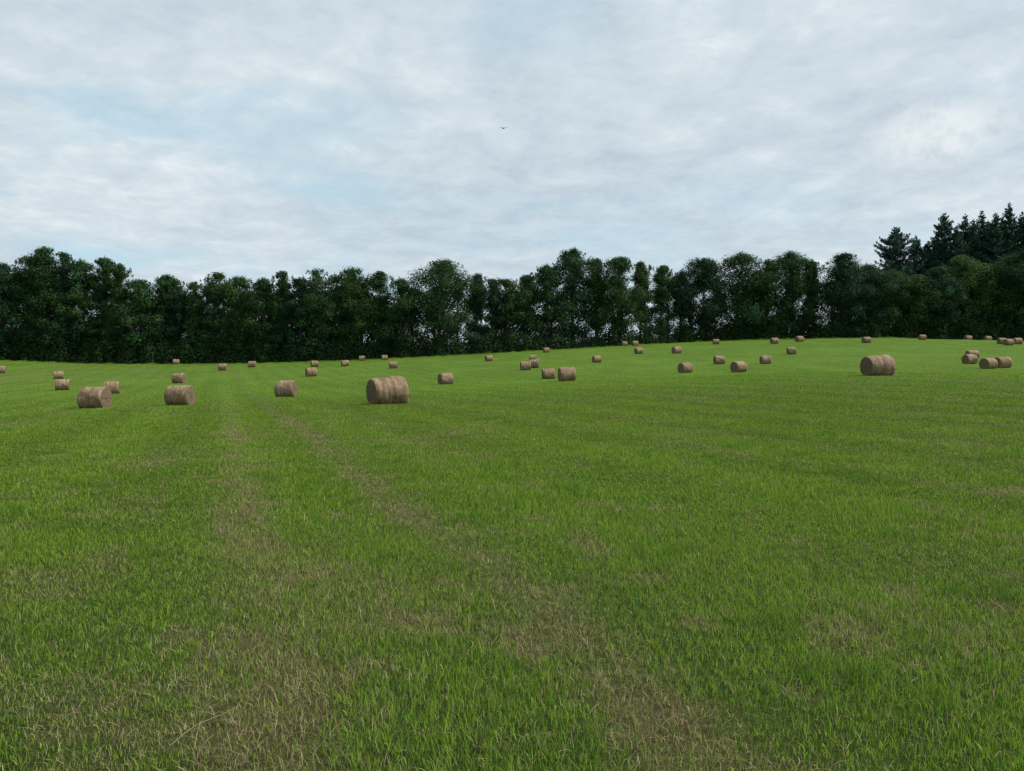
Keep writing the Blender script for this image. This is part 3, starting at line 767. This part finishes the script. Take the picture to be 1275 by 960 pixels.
nA = noise(.75, 6., .55, (3.2, 1.7, 0), (1, 1.1, 1), .4)           # broad sheets
nB = noise(5.6, 9., .66, (8.1, 2.2, 0), (1, .95, 1), .25)          # mottled altocumulus
nC = noise(1.05, 5., .55, (1.3, 6.4, 0), (1, 1, 1), .3)             # thin places showing blue
lay = mth('ADD', mth('MULTIPLY', nA, .42), mth('MULTIPLY', nB, .58))
cloud = ramp(nt, [(.36, (.50, .60, .68)), (.46, (.58, .675, .745)), (.55, (.65, .74, .795)), (.67, (.80, .865, .90))])
L(nt, lay, cloud.inputs[0])
scl = N(nt, 'ShaderNodeVectorMath', operation='SCALE'); scl.inputs['Scale'].default_value = 10.2; L(nt, cloud.outputs[0], scl.inputs[0])
hole = ramp(nt, [(.36, (1, 1, 1)), (.52, (0, 0, 0))]); L(nt, nC, hole.inputs[0])
left = N(nt, 'ShaderNodeMapRange'); left.inputs['From Min'].default_value = .35; left.inputs['From Max'].default_value = -.45; L(nt, sep.outputs[0], left.inputs['Value'])
hf = mth('MULTIPLY', hole.outputs[0], mth('ADD', mth('MULTIPLY', left.outputs[0], .5), .22))
blue = N(nt, 'ShaderNodeMix', data_type='RGBA', blend_type='ADD'); blue.inputs[0].default_value = 1
skd = N(nt, 'ShaderNodeVectorMath', operation='SCALE'); skd.inputs['Scale'].default_value = .6; L(nt, sky.outputs[0], skd.inputs[0]); L(nt, skd.outputs[0], blue.inputs[6]); blue.inputs[7].default_value = (2.7, 4.5, 5.1, 1)
mx = N(nt, 'ShaderNodeMix', data_type='RGBA'); L(nt, hf, mx.inputs[0]); L(nt, scl.outputs[0], mx.inputs[6]); L(nt, blue.outputs[2], mx.inputs[7])
cdir = ray(1172, 166); cdir = cdir / np.linalg.norm(cdir)          # one small cumulus heap low at the right
mpv = N(nt, 'ShaderNodeVectorMath', operation='SUBTRACT'); L(nt, tc.outputs['Generated'], mpv.inputs[0]); mpv.inputs[1].default_value = tuple(cdir)
mps = N(nt, 'ShaderNodeVectorMath', operation='MULTIPLY'); L(nt, mpv.outputs[0], mps.inputs[0]); mps.inputs[1].default_value = (1.0, 1.0, 2.1)
ln = N(nt, 'ShaderNodeVectorMath', operation='LENGTH'); L(nt, mps.outputs[0], ln.inputs[0])
nD = N(nt, 'ShaderNodeTexNoise', Scale=34.0, Detail=6.0, Roughness=.6); L(nt, tc.outputs['Generated'], nD.inputs['Vector'])
cum = N(nt, 'ShaderNodeMapRange', interpolation_type='SMOOTHSTEP'); cum.inputs['From Min'].default_value = .10; cum.inputs['From Max'].default_value = .045
L(nt, mth('ADD', ln.outputs['Value'], mth('MULTIPLY', mth('SUBTRACT', nD.outputs[0], .5), .13)), cum.inputs['Value'])
cuc = ramp(nt, [(.40, (.60, .675, .725)), (.60, (.85, .89, .905))]); L(nt, nD.outputs[0], cuc.inputs[0])
cus = N(nt, 'ShaderNodeVectorMath', operation='SCALE'); cus.inputs['Scale'].default_value = 10.4; L(nt, cuc.outputs[0], cus.inputs[0])
mx0 = mx
mx = N(nt, 'ShaderNodeMix', data_type='RGBA'); L(nt, mth('MULTIPLY', cum.outputs[0], .62), mx.inputs[0]); L(nt, mx0.outputs[2], mx.inputs[6]); L(nt, cus.outputs[0], mx.inputs[7])
# the deck is brighter overhead, out of the picture, as an overcast sky is
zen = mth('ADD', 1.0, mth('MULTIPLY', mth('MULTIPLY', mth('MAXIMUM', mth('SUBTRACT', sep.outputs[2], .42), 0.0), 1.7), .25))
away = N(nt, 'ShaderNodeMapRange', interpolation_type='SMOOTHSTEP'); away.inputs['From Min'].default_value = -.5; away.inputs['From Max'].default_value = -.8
L(nt, sep.outputs[0], away.inputs['Value'])                       # added dimming of the mostly unseen left sky, to darken left bale ends
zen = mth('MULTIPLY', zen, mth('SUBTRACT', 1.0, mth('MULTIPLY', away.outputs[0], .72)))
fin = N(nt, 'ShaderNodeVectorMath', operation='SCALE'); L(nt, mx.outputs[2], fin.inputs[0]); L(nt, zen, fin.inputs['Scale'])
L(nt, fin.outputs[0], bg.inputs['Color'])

sun = bpy.data.lights.new('sun', 'SUN'); sun.energy = 4.0; sun.angle = R(8); sun.color = (1, .95, .88)
so = bpy.data.objects.new('sun', sun); C.objects.link(so)
dv = Vector((math.sin(SUN_AZ) * math.cos(SUN_EL), math.cos(SUN_AZ) * math.cos(SUN_EL), math.sin(SUN_EL)))
so.rotation_euler = dv.to_track_quat('Z', 'Y').to_euler(); so.location = (60, 0, 80)

# ------------------------------------------------------------------ camera
cam = bpy.data.cameras.new('camera'); co = bpy.data.objects.new('camera', cam); C.objects.link(co)
cam.sensor_width = 36; cam.sensor_fit = 'HORIZONTAL'; cam.lens = 36 * F / 1275
cam.clip_start = .05; cam.clip_end = 20000
co.location = (0, 0, 0); co.rotation_euler = (R(90) - PITCH, 0, 0)
S.camera = co
S.view_settings.view_transform = 'Standard'; S.view_settings.look = 'None'; S.view_settings.exposure = 0; S.view_settings.gamma = 1
S.view_settings.use_curve_mapping = False
S.cycles.max_bounces = 8; S.cycles.transparent_max_bounces = 8
